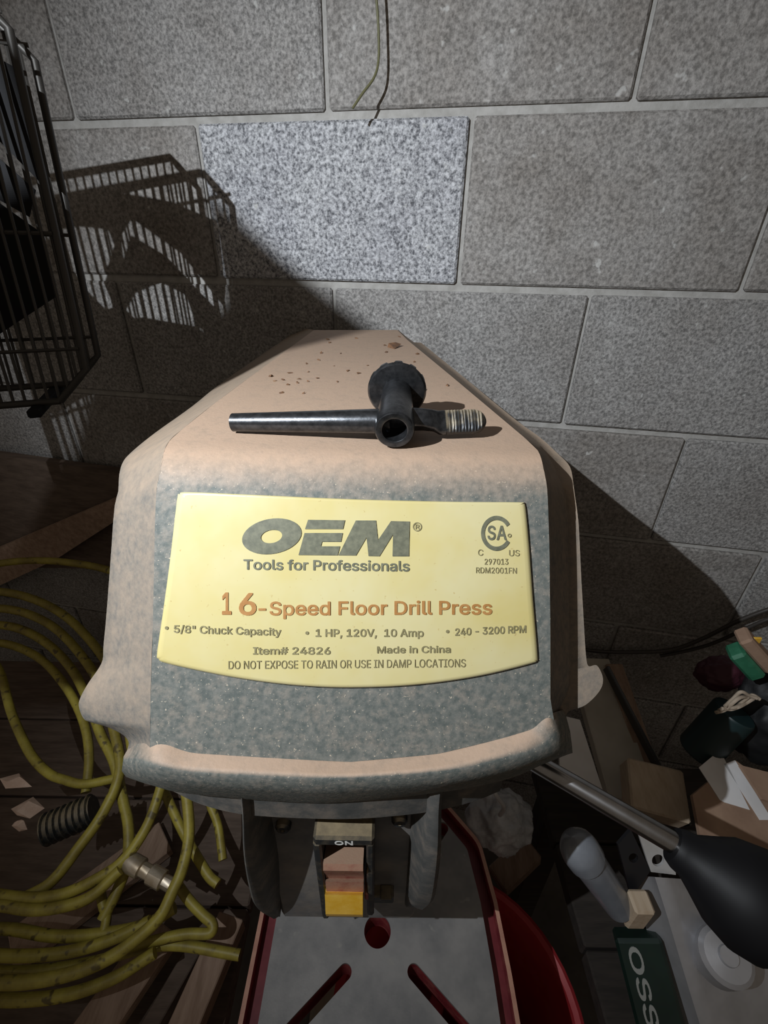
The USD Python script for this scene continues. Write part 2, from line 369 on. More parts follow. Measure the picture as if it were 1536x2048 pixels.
lrows = [((628, 660), (603, 655)), ((526, 735), (466, 749)), ((430, 806), (385, 812)), ((365, 858), (311, 865)), ((340, 880), (262, 905)), ((325, 905), (244, 928)), ((317, 935), (233, 965)),
         ((312, 1000), (228, 1010)), ((308, 1200), (215, 1200)), ((304, 1290), (207, 1290)), ((303, 1326), (203, 1326)), ((302, 1360), (176, 1367)),
         ((301, 1395), (160, 1397)), ((301, 1420), (158, 1415)), ((300, 1440), (167, 1437)), ((300, 1455), (180, 1444)), ((300, 1465), (217, 1455)),
         ((300, 1475), (246, 1470)), ((300, 1485), (257, 1484)), ((300, 1495), (255, 1499))]
lrows = [(a, tuple(np.array(a) * .62 + np.array(c) * .38), tuple(np.array(a) * .2 + np.array(c) * .8), c) for a, c in lrows]
LS = strip(lrows, (0.0, 0.009, 0.021, 0.026))
rrows = [((795, 660), (799, 660), (806, 656)), ((815, 680), (821, 679), (832, 677)), ((900, 750), (908, 748), (922, 750)), ((1000, 834), (1008, 832), (1023, 833)),
         ((1050, 876), (1060, 872), (1079, 874)), ((1075, 900), (1092, 905), (1113, 905)), ((1091, 928), (1112, 940), (1140, 934)), ((1095, 977), (1129, 977), (1153, 985)),
         ((1099, 1100), (1136, 1080), (1160, 1099)), ((1101, 1250), (1140, 1250), (1168, 1250)), ((1101, 1310), (1141, 1300), (1172, 1310)),
         ((1101, 1345), (1141, 1335), (1177, 1332)), ((1101, 1370), (1140, 1356), (1194, 1331)), ((1101, 1390), (1138, 1374), (1206, 1357)),
         ((1101, 1405), (1132, 1392), (1199, 1382)), ((1102, 1418), (1124, 1408), (1171, 1410)), ((1104, 1430), (1116, 1425), (1139, 1422)), ((1108, 1440), (1113, 1437), (1132, 1431))]
RS = strip(rrows, (0.0, E_, E_))
# front lip: bend, ridge, bottom
lip = [((255, 1499, .026), (246, 1522, .018), (252, 1554, .03)), ((300, 1495, 0), (300, 1535, -.006), (304, 1571, 0)), ((395, 1507, 0), (390, 1550, -.009), (380, 1588, 0)),
       ((577, 1518, 0), (577, 1559, -.010), (577, 1604, 0)), ((700, 1524, 0), (700, 1560, -.010), (700, 1604, 0)), ((876, 1508, 0), (890, 1546, -.010), (900, 1582, 0)),
       ((1000, 1478, 0), (1010, 1522, -.008), (1016, 1558, 0)), ((1060, 1460, 0), (1072, 1506, -.005), (1083, 1530, 0)), ((1108, 1440, 0), (1120, 1492, .002), (1115, 1517, .01)),
       ((1132, 1431, E_), (1144, 1491, .020), (1138, 1508, .03))]
cols = []
bnd = spline([pos(*xv(a[0], a[1], a[2]), a[2]) for a, _, _ in lip], 8)
rdg = spline([pos(*xv(b[0], b[1], b[2]), b[2]) for _, b, _ in lip], 8)
bot = []
for (_, b, c) in lip:
    R_ = pos(*xv(b[0], b[1], b[2]), b[2])
    bot.append(on_y(c[0], c[1], (R_ - EYE)[1] + 0.013))
bot = spline(bot, 8)
mid1 = bnd * .5 + rdg * .5 + np.array([0, -.0015, .0010])
rd2 = rdg * .72 + bot * .28 + np.array([0, -.0030, -.0005])
inn = bot + np.array([0, .014, .0])
tuck = bnd + np.array([0, math.cos(SL), math.sin(SL)]) * .0025 + np.array([0, .87, -.5]) * .0030
LG = np.array([tuck, bnd, mid1, rdg, rd2, bot, inn]).transpose(1, 0, 2)
backrow = G[0]
bk = np.array([backrow, backrow + np.array([0, .006, -.012]), backrow + np.array([0, .010, -.042])])
cover = trimesh.util.concatenate([panel, grid(LG, flip=True), grid(bk, flip=True)])
cover.merge_vertices()
obj('belt_cover', cover, M['cover'], dp, smooth=38, label='moulded grey-green cover with a coat of tan sawdust on its top')

obj('cover_flange', grid(LS, flip=True), M['cover_edge'], dp, smooth=38)
obj('cover_flange', grid(RS), M['cover_edge'], dp, smooth=38)

# label plate
def fpt(px, py, out=0.0):                            # point on the front face, moved out of it
    x, v = xv(px, py, -out); return pos(x, v, -out)
nF = np.array([0, nY, nZ])
out_px = spline([(376, 984), (500, 989), (700, 998), (900, 1003), (1036, 1004), (1046, 1007), (1051, 1016), (1058, 1090), (1066, 1200), (1075, 1310), (1073, 1321), (1064, 1327),
                 (980, 1348), (900, 1362), (820, 1371), (740, 1375), (660, 1375), (570, 1369), (480, 1357), (400, 1342), (330, 1326), (317, 1318), (314, 1306), (325, 1230), (340, 1120), (354, 1000), (359, 989)], 4, closed=True)
cen = np.array([695.0, 1170.0])
rings = []
for shrink, o in ((1.0, 0.0003), (1.0, 0.0016), (0.994, 0.0025), (0.984, 0.0030), (0.97, 0.0031)):
    rings.append([fpt(*(cen + (p[:2] - cen) * shrink), o) for p in out_px])
plate = thing('label_plate', parent=dp, label='glossy raised yellow label with a curved lower edge')
cv, cf = trimesh.creation.triangulate_polygon(sg.Polygon([cen + (p[:2] - cen) * 0.97 for p in out_px]), engine='earcut')
cap = trimesh.Trimesh([fpt(x, y, 0.0031) for x, y in cv], cf, process=False)
if cap.face_normals[0] @ nF < 0: cap.invert()
ringm = grid(np.array(rings), close=True)
obj('plate', [ringm, cap], M['label'], plate, smooth=25)

def flat_text(s, p0, p1, hpx, material, bold=False, shear=0.0, out=0.00325, name='lettering'):
    m = meshkit.text_mesh(s, 0.01, 0.00025, bold)
    lo, hi = m.bounds
    v = m.vertices.copy()
    a, b = fpt(*p0, out), fpt(*p1, out)
    up = fpt(p0[0], p0[1] - hpx, out) - a
    e = b - a
    L = hi[0] - lo[0]
    t = (v[:, 0] - lo[0]) / L
    y = v[:, 1] / 0.01
    P = a + t[:, None] * e + (y + 0)[:, None] * up + shear * y[:, None] * e / np.linalg.norm(e) * np.linalg.norm(up) + (v[:, 2])[:, None] * nF
    return obj(name, trimesh.Trimesh(P, m.faces, process=False), material, plate, smooth=False)
def flat_poly(poly, material, out=0.00325, name='lettering'):
    """polygon drawn in pixels on the label's face, made a thin real relief."""
    meshes = []
    for g in getattr(poly, 'geoms', [poly]):
        m = trimesh.creation.extrude_polygon(g, 1.0, engine='earcut')
        P = np.array([fpt(x, y, out + z * 0.00025) for x, y, z in m.vertices])
        f = m.faces[:, ::-1]
        meshes.append(trimesh.Trimesh(P, f, process=False))
    return obj(name, meshes, material, plate, smooth=False)
def ellipse(cx, cy, a, b, rot=0.0, n=40):
    t = np.linspace(0, 2 * np.pi, n, endpoint=False)
    x, y = a * np.cos(t), b * np.sin(t); c, s = math.cos(rot), math.sin(rot)
    return sg.Polygon(np.c_[cx + x * c - y * s, cy + x * s + y * c])
big_o = ellipse(543.5, 1072.5, 60, 35, -0.18).difference(ellipse(543, 1073, 21.5, 13, -0.18))
big_e = sg.MultiPolygon([sg.Polygon([(616, 1039.5), (690, 1040.5), (686, 1058), (610, 1058)]),
                         sg.Polygon([(609, 1066), (685.5, 1066), (682, 1083.5), (644, 1083.5), (642, 1092.5), (680, 1092.5), (675.5, 1110.5), (597, 1110)])])
big_m = sg.Polygon([(677, 1110.5), (711.5, 1041), (752, 1041), (756, 1080), (782, 1042), (819.5, 1043), (818, 1112.5), (785, 1112.5), (786, 1069), (759, 1112.5), (737, 1112), (733, 1075), (712, 1111)])
flat_poly(sg.MultiPolygon([big_o] + list(big_e.geoms) + [big_m]), M['ink'])
flat_poly(sg.Point(834.5, 1053.5).buffer(9).difference(sg.Point(834.5, 1053.5).buffer(7)), M['ink_soft'])
flat_text('R', (831, 1058), (839, 1058), 9, M['ink_soft'], True)
flat_text('Tools for Professionals', (487, 1138.5), (819, 1142), 19.5, M['ink'], True)
carc = sg.Point(0, 0).buffer(1.0, 24).difference(sg.Point(0, 0).buffer(0.76, 24)).difference(sg.Polygon([(0.1, 0), (2, -1.3), (2, 1.3)]))
from shapely import affinity
flat_poly(affinity.translate(affinity.scale(carc, 31, 35, origin=(0, 0)), 993, 1066.5), M['ink'])
flat_text('S', (975, 1079), (991, 1079), 27, M['ink'], True)
flat_text('A', (993, 1079), (1013, 1079), 27, M['ink'], True)
flat_poly(sg.Point(1019, 1071).buffer(4).difference(sg.Point(1019, 1071).buffer(2)), M['ink_soft'])
flat_text('C', (956, 1111), (966, 1111), 12, M['ink_soft'])
flat_text('US', (1018, 1112), (1039, 1112), 12, M['ink_soft'])
flat_text('297013', (969, 1129), (1016, 1129), 11.5, M['ink_soft'])
flat_text('RDM2001FN', (952, 1146), (1033, 1147), 11.5, M['ink_soft'])
flat_text('1', (444, 1228), (463, 1228), 42, M['ink_brown'], True)
flat_text('6', (478, 1229), (513, 1229), 42, M['ink_brown'], True)
flat_text('-Speed Floor Drill Press', (517, 1230), (984, 1228), 26, M['ink_brown'], True)
for bx, by in ((333, 1256), (614, 1266), (895, 1263)):
    flat_poly(sg.Point(bx, by).buffer(3.4), M['ink_soft'])
flat_text('5/8" Chuck Capacity', (348, 1265), (562, 1271), 14.5, M['ink_soft'], True)
flat_text('1 HP, 120V,  10 Amp', (631, 1273), (847, 1273), 14.5, M['ink_soft'], True)
flat_text('240 - 3200 RPM', (910, 1271), (1052, 1265), 14, M['ink_soft'], True)
flat_text('Item# 24826', (506, 1308.5), (661, 1308.5), 14, M['ink_soft'], True)
flat_text('Made in China', (754, 1306), (901, 1305), 13, M['ink_soft'], True)
flat_text('DO NOT EXPOSE TO RAIN OR USE IN DAMP LOCATIONS', (457, 1338), (931, 1334), 16, M['ink_soft'])

# head casting
def w2(p): return (p[0], p[1])
ZC = -0.325
arc = [w2(on_z(x, y, ZC)) for x, y in ((345, 1582), (400, 1608), (480, 1628), (590, 1636), (700, 1638), (800, 1631), (880, 1620), (950, 1602), (1000, 1582))]
arc = [tuple(q) for q in spline([np.r_[a, 0] for a in arc], 5)[:, :2]]
cp = sg.Polygon(arc + [(0.10, 0.60), (-0.17, 0.60)])
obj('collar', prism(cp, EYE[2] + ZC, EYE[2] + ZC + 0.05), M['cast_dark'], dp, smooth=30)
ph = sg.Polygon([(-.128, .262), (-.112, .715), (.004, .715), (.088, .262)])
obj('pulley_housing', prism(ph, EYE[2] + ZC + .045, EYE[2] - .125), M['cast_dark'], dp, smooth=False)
YP = 0.185
def cheek(rows, back):
    sec = []
    for (o, i, ib, Y) in rows:
        a, b = on_y(*o, Y), on_y(*i, Y); c = on_y(*ib, YP + .001)
        d = a.copy(); d[1] = back + EYE[1]
        c2 = c.copy(); c2[1] = back
        rr = (a * .75 + b * .25) + np.array([0, -.002, 0])
        sec.append([d, a, rr, b, c, c2])
    return grid(np.array([spline([s[k] for s in sec], 4) for k in range(6)]).transpose(1, 0, 2), close=True)
lc = cheek([((478, 1560), (494, 1562), (540, 1580), .155), ((484, 1622), (500, 1624), (544, 1632), .155), ((487, 1706), (505, 1706), (558, 1710), .157), ((497, 1770), (520, 1772), (561, 1775), .163), ((511, 1811), (536, 1815), (561, 1812), .171), ((546, 1833), (558, 1833), (560, 1834), .184)], 0.30)
rc = cheek([((888, 1560), (862, 1560), (824, 1575), .157), ((883, 1612), (858, 1622), (821, 1629), .157), ((882, 1700), (850, 1702), (816, 1706), .158), ((874, 1770), (842, 1772), (811, 1775), .165), ((866, 1800), (836, 1802), (808, 1800), .173), ((848, 1814), (832, 1816), (806, 1814), .184)], 0.30)
pl, pr, pb, pb2 = on_y(544, 1632, YP), on_y(821, 1629, YP), on_y(806, 1814, YP), on_y(560, 1834, YP)
zt_, zb_ = EYE[2] + ZC + .01, min(pb[2], pb2[2])
hb = box([pl[0] - .012, YP, zb_ - .002], [pr[0] + .012, 0.47, zt_], .004)
obj('head', [hb], M['cast'], dp, smooth=30)
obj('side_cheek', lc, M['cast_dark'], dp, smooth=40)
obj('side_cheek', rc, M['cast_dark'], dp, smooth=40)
for sx, sy in ((568, 1645), (799, 1632)):
    c = on_y(sx, sy, YP)
    s = lathe([(-.001, .0062), (.004, .0062), (.006, .0045), (.0062, .0018), (.0035, .0016), (.0035, 0)], c, [0, -1, 0], 20)
    obj('panel_screw', s, M['steel_knurl'], dp)
# quill and chuck under the head
sp = on_z(755, 1862, -0.78)
quill = lathe([(0, 0), (0, .030), (.035, .030), (.036, .020), (.05, .020), (.052, .024), (.105, .024), (.115, .012), (.118, 0)], [sp[0], 0.30, zb_], [0, 0, -1], 28)
obj('chuck', quill, M['steel_dark'], dp)

# switch
sw = thing('paddle_switch', parent=dp, label='black switch housing with a dusty red paddle and yellow key')
YS = 0.160
def fy(px, py): return on_y(px, py, YS)
a, b, c = fy(625, 1677), fy(749, 1675), fy(640, 1692)
top = box([a[0], YS, c[2]], [b[0], YP + .004, a[2]], .002)
l0, l1 = fy(625, 1690), fy(638, 1838)
rail_l = box([l0[0], YS, l1[2]], [l0[0] + .0060, YP + .004, l0[2]], .0015)
r0, r1 = fy(736, 1690), fy(748, 1832)
rail_r = box([b[0] - .0060, YS, r1[2]], [b[0], YP + .004, r0[2]], .0015)
obj('housing', [top, rail_l, rail_r, box([a[0], YP - .004, l1[2] + .01], [b[0], YP + .004, a[2]])], M['black_plastic'], sw, smooth=False)
onm = meshkit.text_mesh('ON', 0.0056, 0.0004, True)
ow = onm.bounds[1][0]
o0, o1 = on_y(668, 1690, YS - .0002), on_y(706, 1689, YS - .0002)
ov = onm.vertices * np.array([np.linalg.norm(o1 - o0) / ow, 0.9, 1])
obj('lettering', trimesh.Trimesh(np.c_[o0[0] + ov[:, 0], YS + .0002 - ov[:, 2], o0[2] + ov[:, 1]], onm.faces, process=False), M['white_ink'], sw, smooth=False)
def yz(px, py, Y):
    p = on_y(px, py, Y); return (Y, p[2])
def xprism(pts, x0, x1):
    m = trimesh.creation.extrude_polygon(sg.Polygon(pts).buffer(0), x1 - x0, engine='earcut')
    v = m.vertices; m.vertices = np.c_[v[:, 2] + x0, v[:, 0], v[:, 1]]; m.fix_normals(); return m
X0, X1 = on_y(650, 1750, .160)[0], on_y(727, 1750, .160)[0]
prof = [(YP, yz(690, 1684, .178)[1]), yz(690, 1690, .174), yz(690, 1728, .158), yz(690, 1742, .156), yz(690, 1750, .162), yz(690, 1757, .163), yz(690, 1764, .159), yz(690, 1786, .158), (YP, yz(690, 1786, .158)[1] - .002)]
obj('paddle', xprism(prof, X0, X1), M['paddle'], sw, smooth=28)
kz1 = yz(690, 1832, .150)[1]
obj('key', xprism([(YP - .01, yz(690, 1784, .158)[1]), yz(690, 1784, .158), yz(690, 1790, .1545), yz(690, 1829, .150), yz(690, 1833, .1515), (YP - .01, yz(690, 1833, .1515)[1])], X0 - .0005, X1 - .0005), M['yellow_key'], sw, smooth=20, label='yellow safety key')
obj('paddle_tip', xprism([(.158, kz1 + .004), (.154, kz1 - .003), (.160, kz1 - .010), (YP, kz1 - .010), (YP, kz1 + .004)], X0 + .007, X0 + .020), M['red_paint'], sw, smooth=False)
obj('paddle_tip', box([X1 + .0005, .160, kz1 + .001], [X1 + .0045, YP, kz1 + .012], .001), M['red_paint'], sw, smooth=False)
q = on_y(752, 1800, .176)
obj('terminal', [box([q[0] - .004, .176, q[2] - .007], [q[0] + .016, YP + .002, q[2] + .006], .001), box([q[0] + .004, .174, q[2] + .0035], [q[0] + .014, YP, q[2] + .007], .0005)], M['black_plastic'], sw, smooth=False)

# table
ZTB = -0.78
hc = on_z(755, 1862, ZTB)
def soft(poly, r): return poly.buffer(-r).buffer(r, 12)
base = sg.Polygon([(-0.139, -0.06), (0.147, -0.06), (0.146, 0.20), (0.143, 0.27), (0.134, 0.335), (0.085, 0.395), (-0.075, 0.395), (-0.126, 0.335), (-0.136, 0.27)])
topP = soft(base, 0.02)
slots = []
for (p, d) in (((690, 1944), (593, 2050)), ((828, 1944), (920, 2050))):
    a2, b2 = on_z(*p, ZTB)[:2], on_z(*d, ZTB)[:2]
    slots.append(sg.LineString([a2, a2 + (b2 - a2) * 1.9]).buffer(0.0082, 8))
for sx in (-1, 1):
    slots.append(sg.LineString([(hc[0] + sx * .047, hc[1] + .06), (hc[0] + sx * .10, hc[1] + .125)]).buffer(0.0082, 8))
hole = sg.Point(hc[0], hc[1]).buffer(0.0175, 20)
cut = hole
for s_ in slots: cut = cut.union(s_)
tz = EYE[2] + ZTB
table = thing('table', parent=dp, label='grey machined iron table with slots and a red painted rim')
obj('work_surface', prism(topP.difference(cut), tz - .004, tz), M['iron_top'], table, smooth=False)
trough = topP.buffer(0.018, 8); rim = trough.buffer(0.0055, 8)
obj('casting', [prism(topP.difference(cut), tz - .040, tz - .004)], M['red_paint'], table, smooth=False)
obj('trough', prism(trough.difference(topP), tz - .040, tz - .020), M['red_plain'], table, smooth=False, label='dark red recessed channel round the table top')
obj('rim', prism(rim.difference(trough), tz - .045, tz - .001), M['red_paint'], table, smooth=False)
obj('bracket', [box([hc[0] - .045, .36, tz - .15], [hc[0] + .045, .47, tz - .04], .006), lathe([(0, .055), (.12, .055)], [hc[0], .50, tz - .16], [0, 0, 1])], M['red_paint'], table)
obj('support_tube', lathe([(0, 0), (0, .038), (EYE[2] + ZC - .01, .038), (EYE[2] + ZC - .01, 0)], [hc[0], .50, .01], [0, 0, 1], 32), M['chrome'], dp)
obj('foot', [box([hc[0] - .17, .14, 0], [hc[0] + .17, .66, .035], .012), lathe([(0, .075), (.09, .055)], [hc[0], .50, .03], [0, 0, 1])], M['cast'], dp, smooth=False)

# feed handle
h0, h1 = at_depth(1010, 1490, .345), at_depth(1372, 1700, .285)
fh = thing('feed_handle', parent=dp, label='shiny feed lever rod with a black knob')
obj('rod', rod(h0, h1, .0068, 20), M['chrome'], fh, smooth=50)
dk = unit(at_depth(1500, 1800, .272) - at_depth(1345, 1690, .288))
k0 = at_depth(1345, 1688, .288)
obj('knob', lathe([(0, 0), (0, .0105), (.004, .0125), (.010, .0135), (.018, .0185), (.030, .0265), (.044, .0305), (.056, .0290), (.066, .0220), (.073, .0110), (.0745, 0)], k0, dk, 32), M['knob'], fh, smooth=60)
hub = at_depth(1000, 1484, .352)
obj('hub', lathe([(0, 0), (0, .026), (.05, .026), (.05, 0)], [pr[0] + .005, hub[1], hub[2]], [1, 0, 0]), M['cast'], fh)

# ------------------------------------------------------------------ chuck key
ck = thing('chuck_key', 'black steel drill chuck key lying on top of the dusty belt cover', 'chuck key')
f0 = on_z(789, 862, ZT + .0125)
g0 = on_z(794, 781, ZT + .0215)
ax = unit(g0 - f0); Lk = np.linalg.norm(g0 - f0)
obj('hub', lathe([(.016, 0), (.016, .0068), (.0006, .0076), (0, .0084), (0, .0112), (.0012, .0120), (.012, .0120), (Lk - .012, .0104), (Lk - .004, .0100), (Lk, .0100)], f0, ax, 40), M['steel_dark'], ck, smooth=40)
n_t = 12
RG = .0203
ring = lathe([(-.001, 0), (-.001, .0095), (.0002, .0190), (.0012, RG - .0006), (.0022, RG), (.0050, RG), (.0060, RG - .0005), (.0105, .0165), (.0120, .0150), (.0120, 0)], g0 - ax * .003, ax, 120)
s_ax = unit(np.cross(ax, [0.3, 0.2, 1.0])); b_ax = np.cross(ax, s_ax)
v = ring.vertices - (g0 - ax * .003); hh = v @ ax; ca, sa = v @ s_ax, v @ b_ax
ang = np.arctan2(sa, ca); rr = np.hypot(ca, sa)
k = np.where((hh > .0036) & (rr > .012), 1 - 0.12 * np.clip(1.4 * np.cos(n_t * ang), 0, 1), 1.0)
ring.vertices = g0 - ax * .003 + hh[:, None] * ax + (rr * k)[:, None] * (np.cos(ang)[:, None] * s_ax + np.sin(ang)[:, None] * b_ax)
obj('gear', ring, M['steel_dark'], ck, smooth=35)
bz = ZT + .0135
b0, b1 = on_z(465, 845, ZT + .0066), on_z(782, 842, bz)
obj('handle_rod', tube([b0, b0 + (b1 - b0) * .004, b0 + (b1 - b0) * .5, b1], [.0052, .0059, .0068, .0078], 24), M['steel_dark'], ck, smooth=40)
t0, t1, t2, t3, t4 = on_z(806, 838, bz), on_z(845, 839, bz), on_z(866, 841, bz - .0005), on_z(890, 845, bz - .003), on_z(972, 842, bz - .003)
def flat_section(P, hw, ht):
    a = np.linspace(0, 2 * np.pi, 20, endpoint=False)
    n = unit(np.array([0, -.72, .69])); s = unit(np.cross(unit(t4 - t0), n))
    c, q = np.cos(a), np.sin(a)
    se = np.sign(c) * np.abs(c) ** .6; sn = np.sign(q) * np.abs(q) ** .6
    return P + hw * se[:, None] * s + ht * sn[:, None] * n
e_ = unit(t4 - t3)
secs = [(t0, .0068, .0065), (t1, .0066, .0055), (t2, .0068, .0042), (t3 - e_ * .004, .0078, .0034)]
ks = []
Lt = np.linalg.norm(t4 - t3)
for i, u in enumerate(np.linspace(0, 1, 45)):
    wdt = .0080 * min(1.0, math.sqrt(max(0.0, 1 - ((u - .66) / .345) ** 2)) if u > .66 else 1.0)
    ht = .0036 + (.0006 * math.sin(u * 13 * 2 * math.pi) if .06 < u < .92 else 0)
    if u > .9: ht *= max(.15, 1 - (u - .9) / .1 * .8)
    ks.append((t3 + (t4 - t3) * u, max(wdt, .0008), ht))
obj('neck', grid(np.array([flat_section(*s) for s in secs + ks[:2]]), close=True), M['steel_dark'], ck, smooth=40)
obj('thumb_tab', grid(np.array([flat_section(*s) for s in ks] + [[ks[-1][0]] * 20]), close=True), M['steel_knurl'], ck, smooth=30, label='flat knurled end with sawdust in its grooves')

crumbs = []
for k in range(46):
    x_, y_ = (RNG.uniform(560, 860), RNG.uniform(664, 800)) if k < 34 else (RNG.uniform(520, 1000), RNG.uniform(700, 850))
    if not (628 - (y_ - 660) * 1.2 < x_ < 790 + (y_ - 660) * 1.0): continue
    r = RNG.uniform(.0006, .0017) if k != 3 else .0045
    if k == 3: x_, y_ = 789, 692
    crumbs.append(trimesh.convex.convex_hull(on_z(x_, y_, ZT + r * .42) + RNG.normal(0, 1, (9, 3)) * np.array([r, r * 1.3, r * .4])))
obj('sawdust_crumbs', crumbs, M['crumb'], smooth=False, label='dark crumbs and chips strewn over the dusty top of the belt cover', category='crumbs', kind='stuff')

# ------------------------------------------------------------------ hanging wire and wall cords
WNP = wp(0, 0)
def on_wall(x, y, out=0.0): return on_plane(x, y, WNP + WN * out, WN)
pts = [on_wall(735, -160, .03), on_wall(748, -60, .03), on_wall(753, 0, .030), on_wall(757, 60, .028), on_wall(757, 120, .030), on_wall(748, 155, .036), on_wall(725, 187, .044), on_wall(705, 217, .052)]
obj('hanging_wire', tube(spline(pts, 8), .0016, 8), M['wire'], smooth=60, label='thin olive wire end hanging down against the block wall', category='wire')
pts = [on_wall(1100, 1285, .02), on_wall(1190, 1302, .012), on_wall(1290, 1304, .012), on_wall(1350, 1298, .014), on_wall(1410, 1275, .02), on_wall(1470, 1245, .03), on_wall(1540, 1218, .04), on_wall(1640, 1190, .05)]
obj('power_cable', tube(spline(pts, 8), .0040, 10), M['cord'], smooth=60, label='dark cord curving along the wall right of the drill press, upper of two', category='cord')
pts = [on_wall(1320, 1312, .010), on_wall(1380, 1300, .012), on_wall(1430, 1285, .018), on_wall(1490, 1258, .028), on_wall(1545, 1236, .038), on_wall(1640, 1215, .05)]
obj('power_cable', tube(spline(pts, 8), .0036, 10), M['cord'], smooth=60, label='dark cord beneath the other one, at the right edge by the wall', category='cord')

# ------------------------------------------------------------------ the work lamp itself (left of the camera, out of the picture)
wl = thing('work_lamp', 'small clamp work lamp held up left of the camera', 'lamp')
obj('housing', lathe([(.014, 0), (.014, .030), (.018, .034), (.075, .034), (.085, .022), (.085, 0)], LAMP, zb, 24), M['black_steel'], wl)
TFL = 0.12
flap0 = LAMP + (on_wall(408, 380) - LAMP) * TFL
fn_ = unit(WN)
def on_flap(q): return LAMP + (q - LAMP) * (((flap0 - LAMP) @ fn_) / ((q - LAMP) @ fn_))
hp = EYE + np.array([0, .20, -.86]); hn = unit([0.0, -.42, 1.0])           # the heap of hose slopes down towards us
def hz(x, y, up=0.0): return on_plane(x, y, hp + hn * up, hn)
flap = [on_flap(on_wall(x, y)) for x, y in ((408, 380), (470, 432), (560, 515), (655, 594), (780, 690), (740, 900))]
flap += [on_flap(hz(x, y, .04)) for x, y in ((230, 1340), (150, 1370), (40, 1380), (-150, 1390), (-170, 1180))]
flap += [on_flap(on_wall(x, y)) for x, y in ((150, 905), (200, 690), (395, 655), (448, 610), (440, 540))]
fpoly = sg.Polygon([((p - flap[0]) @ WU, p[2] - flap[0][2]) for p in flap])
fm = trimesh.creation.extrude_polygon(fpoly, .0015, engine='earcut')
fv = fm.vertices
obj('shade_flap', trimesh.Trimesh(flap[0] + fv[:, :1] * WU + fv[:, 1:2] * np.array([0, 0, 1.0]) - fv[:, 2:] * WN, fm.faces, process=False), M['black_steel'], wl, smooth=False)
fa_ = np.mean(flap, axis=0)
obj('flap_arm', tube([LAMP + zb * .05 + np.array([-.03, 0, -.01]), LAMP + np.array([-.06, .03, -.04]), fa_ + np.array([-.03, -.003, -.02])], .0025, 8), M['black_steel'], wl)

# ------------------------------------------------------------------ fan at the left edge
fan = thing('box_fan', 'dark wire-guard fan standing upright at the left edge', 'fan')
FD = unit([0.93, 0.36, 0]); FNn = np.array([FD[1], -FD[0], 0])       # along the guard (away from us), and its normal to the right
far = on_y(186, 797, 0.47); FH = 0.32
zb_f, zt_f = far[2], far[2] + FH
FW = 0.27
FU = unit(on_y(26, 94, 0.50) - far)                                   # the fan leans a little
def fp(s, z, n=0.0): return far - FD * s + FNn * n + FU * (z - far[2])
for gi, n in enumerate((0.0, -0.075)):
    corner = [fp(.03, zb_f, n), fp(FW - .03, zb_f, n), fp(FW, zb_f + .03, n), fp(FW, zt_f - .03, n), fp(FW - .03, zt_f, n), fp(.03, zt_f, n), fp(0, zt_f - .03, n), fp(0, zb_f + .03, n)]
    P = np.array(corner + corner[:2]); dense = []
    for i in range(len(P) - 2): dense += [P[i] + (P[i + 1] - P[i]) * t for t in np.linspace(0, 1, 5)[:-1]]
    dense.append(P[0])
    obj('guard_rim', tube(dense, .0035, 8), M['fan_wire'], fan, smooth=50)
    for z in (zb_f + .05, zb_f + .15, zt_f - .02):
        obj('cross_wire', rod(fp(0.002, z, n + .002), fp(FW - .002, z, n + .002), .0018, 6), M['fan_wire'], fan, smooth=50)
    for s in np.arange(.010, FW - .004, .0100):
        z0 = zb_f + max(0, .03 - min(s, FW - s)); z1 = zt_f - max(0, .03 - min(s, FW - s))
        obj('guard_wire', tube([fp(s, z0, n), fp(s, (z0 + z1) / 2, n + .004 * (1 if gi == 0 else -1)), fp(s, z1, n)], .0015, 5, caps=False), M['fan_wire'], fan, smooth=60)
fcn = fp(FW / 2 + .012, zb_f + (zt_f - zb_f) * .565, -.038)
obj('motor', lathe([(-.030, 0), (-.030, .022), (-.02, .027), (.02, .027), (.03, .018), (.03, 0)], fcn, FNn, 28), M['fan_blade'], fan)
def on_fan(x, y):                                   # where the lamp's ray to a point of the wall crosses the plane of the blades
    q = on_wall(x, y); return LAMP + (q - LAMP) * (((fcn - LAMP) @ FNn) / ((q - LAMP) @ FNn))
FE = unit(np.cross(FNn, FD)); FE = FE if FE[2] > 0 else -FE
for outline in ([(238, 640), (205, 560), (228, 490), (215, 458), (120, 448), (70, 470), (50, 420), (100, 388), (250, 386), (340, 402), (430, 440), (455, 520), (445, 610), (360, 505), (262, 436), (240, 470), (250, 560)],
                [(238, 640), (232, 560), (262, 470), (330, 510), (395, 580), (440, 625), (430, 670), (392, 650), (372, 590), (320, 563), (270, 585)],
                [(238, 640), (285, 634), (390, 652), (440, 690), (450, 790), (380, 870), (240, 905), (200, 860), (225, 740)],
                [(238, 640), (205, 612), (168, 575), (140, 535), (115, 470), (60, 490), (-10, 600), (-20, 740), (30, 822), (110, 826), (190, 780), (225, 720)]):
    P = [on_fan(x, y) for x, y in outline]
    poly = sg.Polygon([((p - fcn) @ FD, (p - fcn) @ FE) for p in P]).buffer(0).intersection(sg.Polygon([((p - fcn) @ FD, (p - fcn) @ FE) for p in (fp(.006, zb_f + .006), fp(FW - .006, zb_f + .006), fp(FW - .006, zt_f - .006), fp(.006, zt_f - .006))])).buffer(.003, 4).buffer(-.003, 4)
    poly = max(getattr(poly, 'geoms', [poly]), key=lambda g: g.area)
    m_ = trimesh.creation.extrude_polygon(poly, .002, engine='earcut'); v_ = m_.vertices
    obj('blade', trimesh.Trimesh(fcn + v_[:, :1] * FD + v_[:, 1:2] * FE + v_[:, 2:] * FNn, m_.faces, process=False), M['fan_blade'], fan, smooth=False)
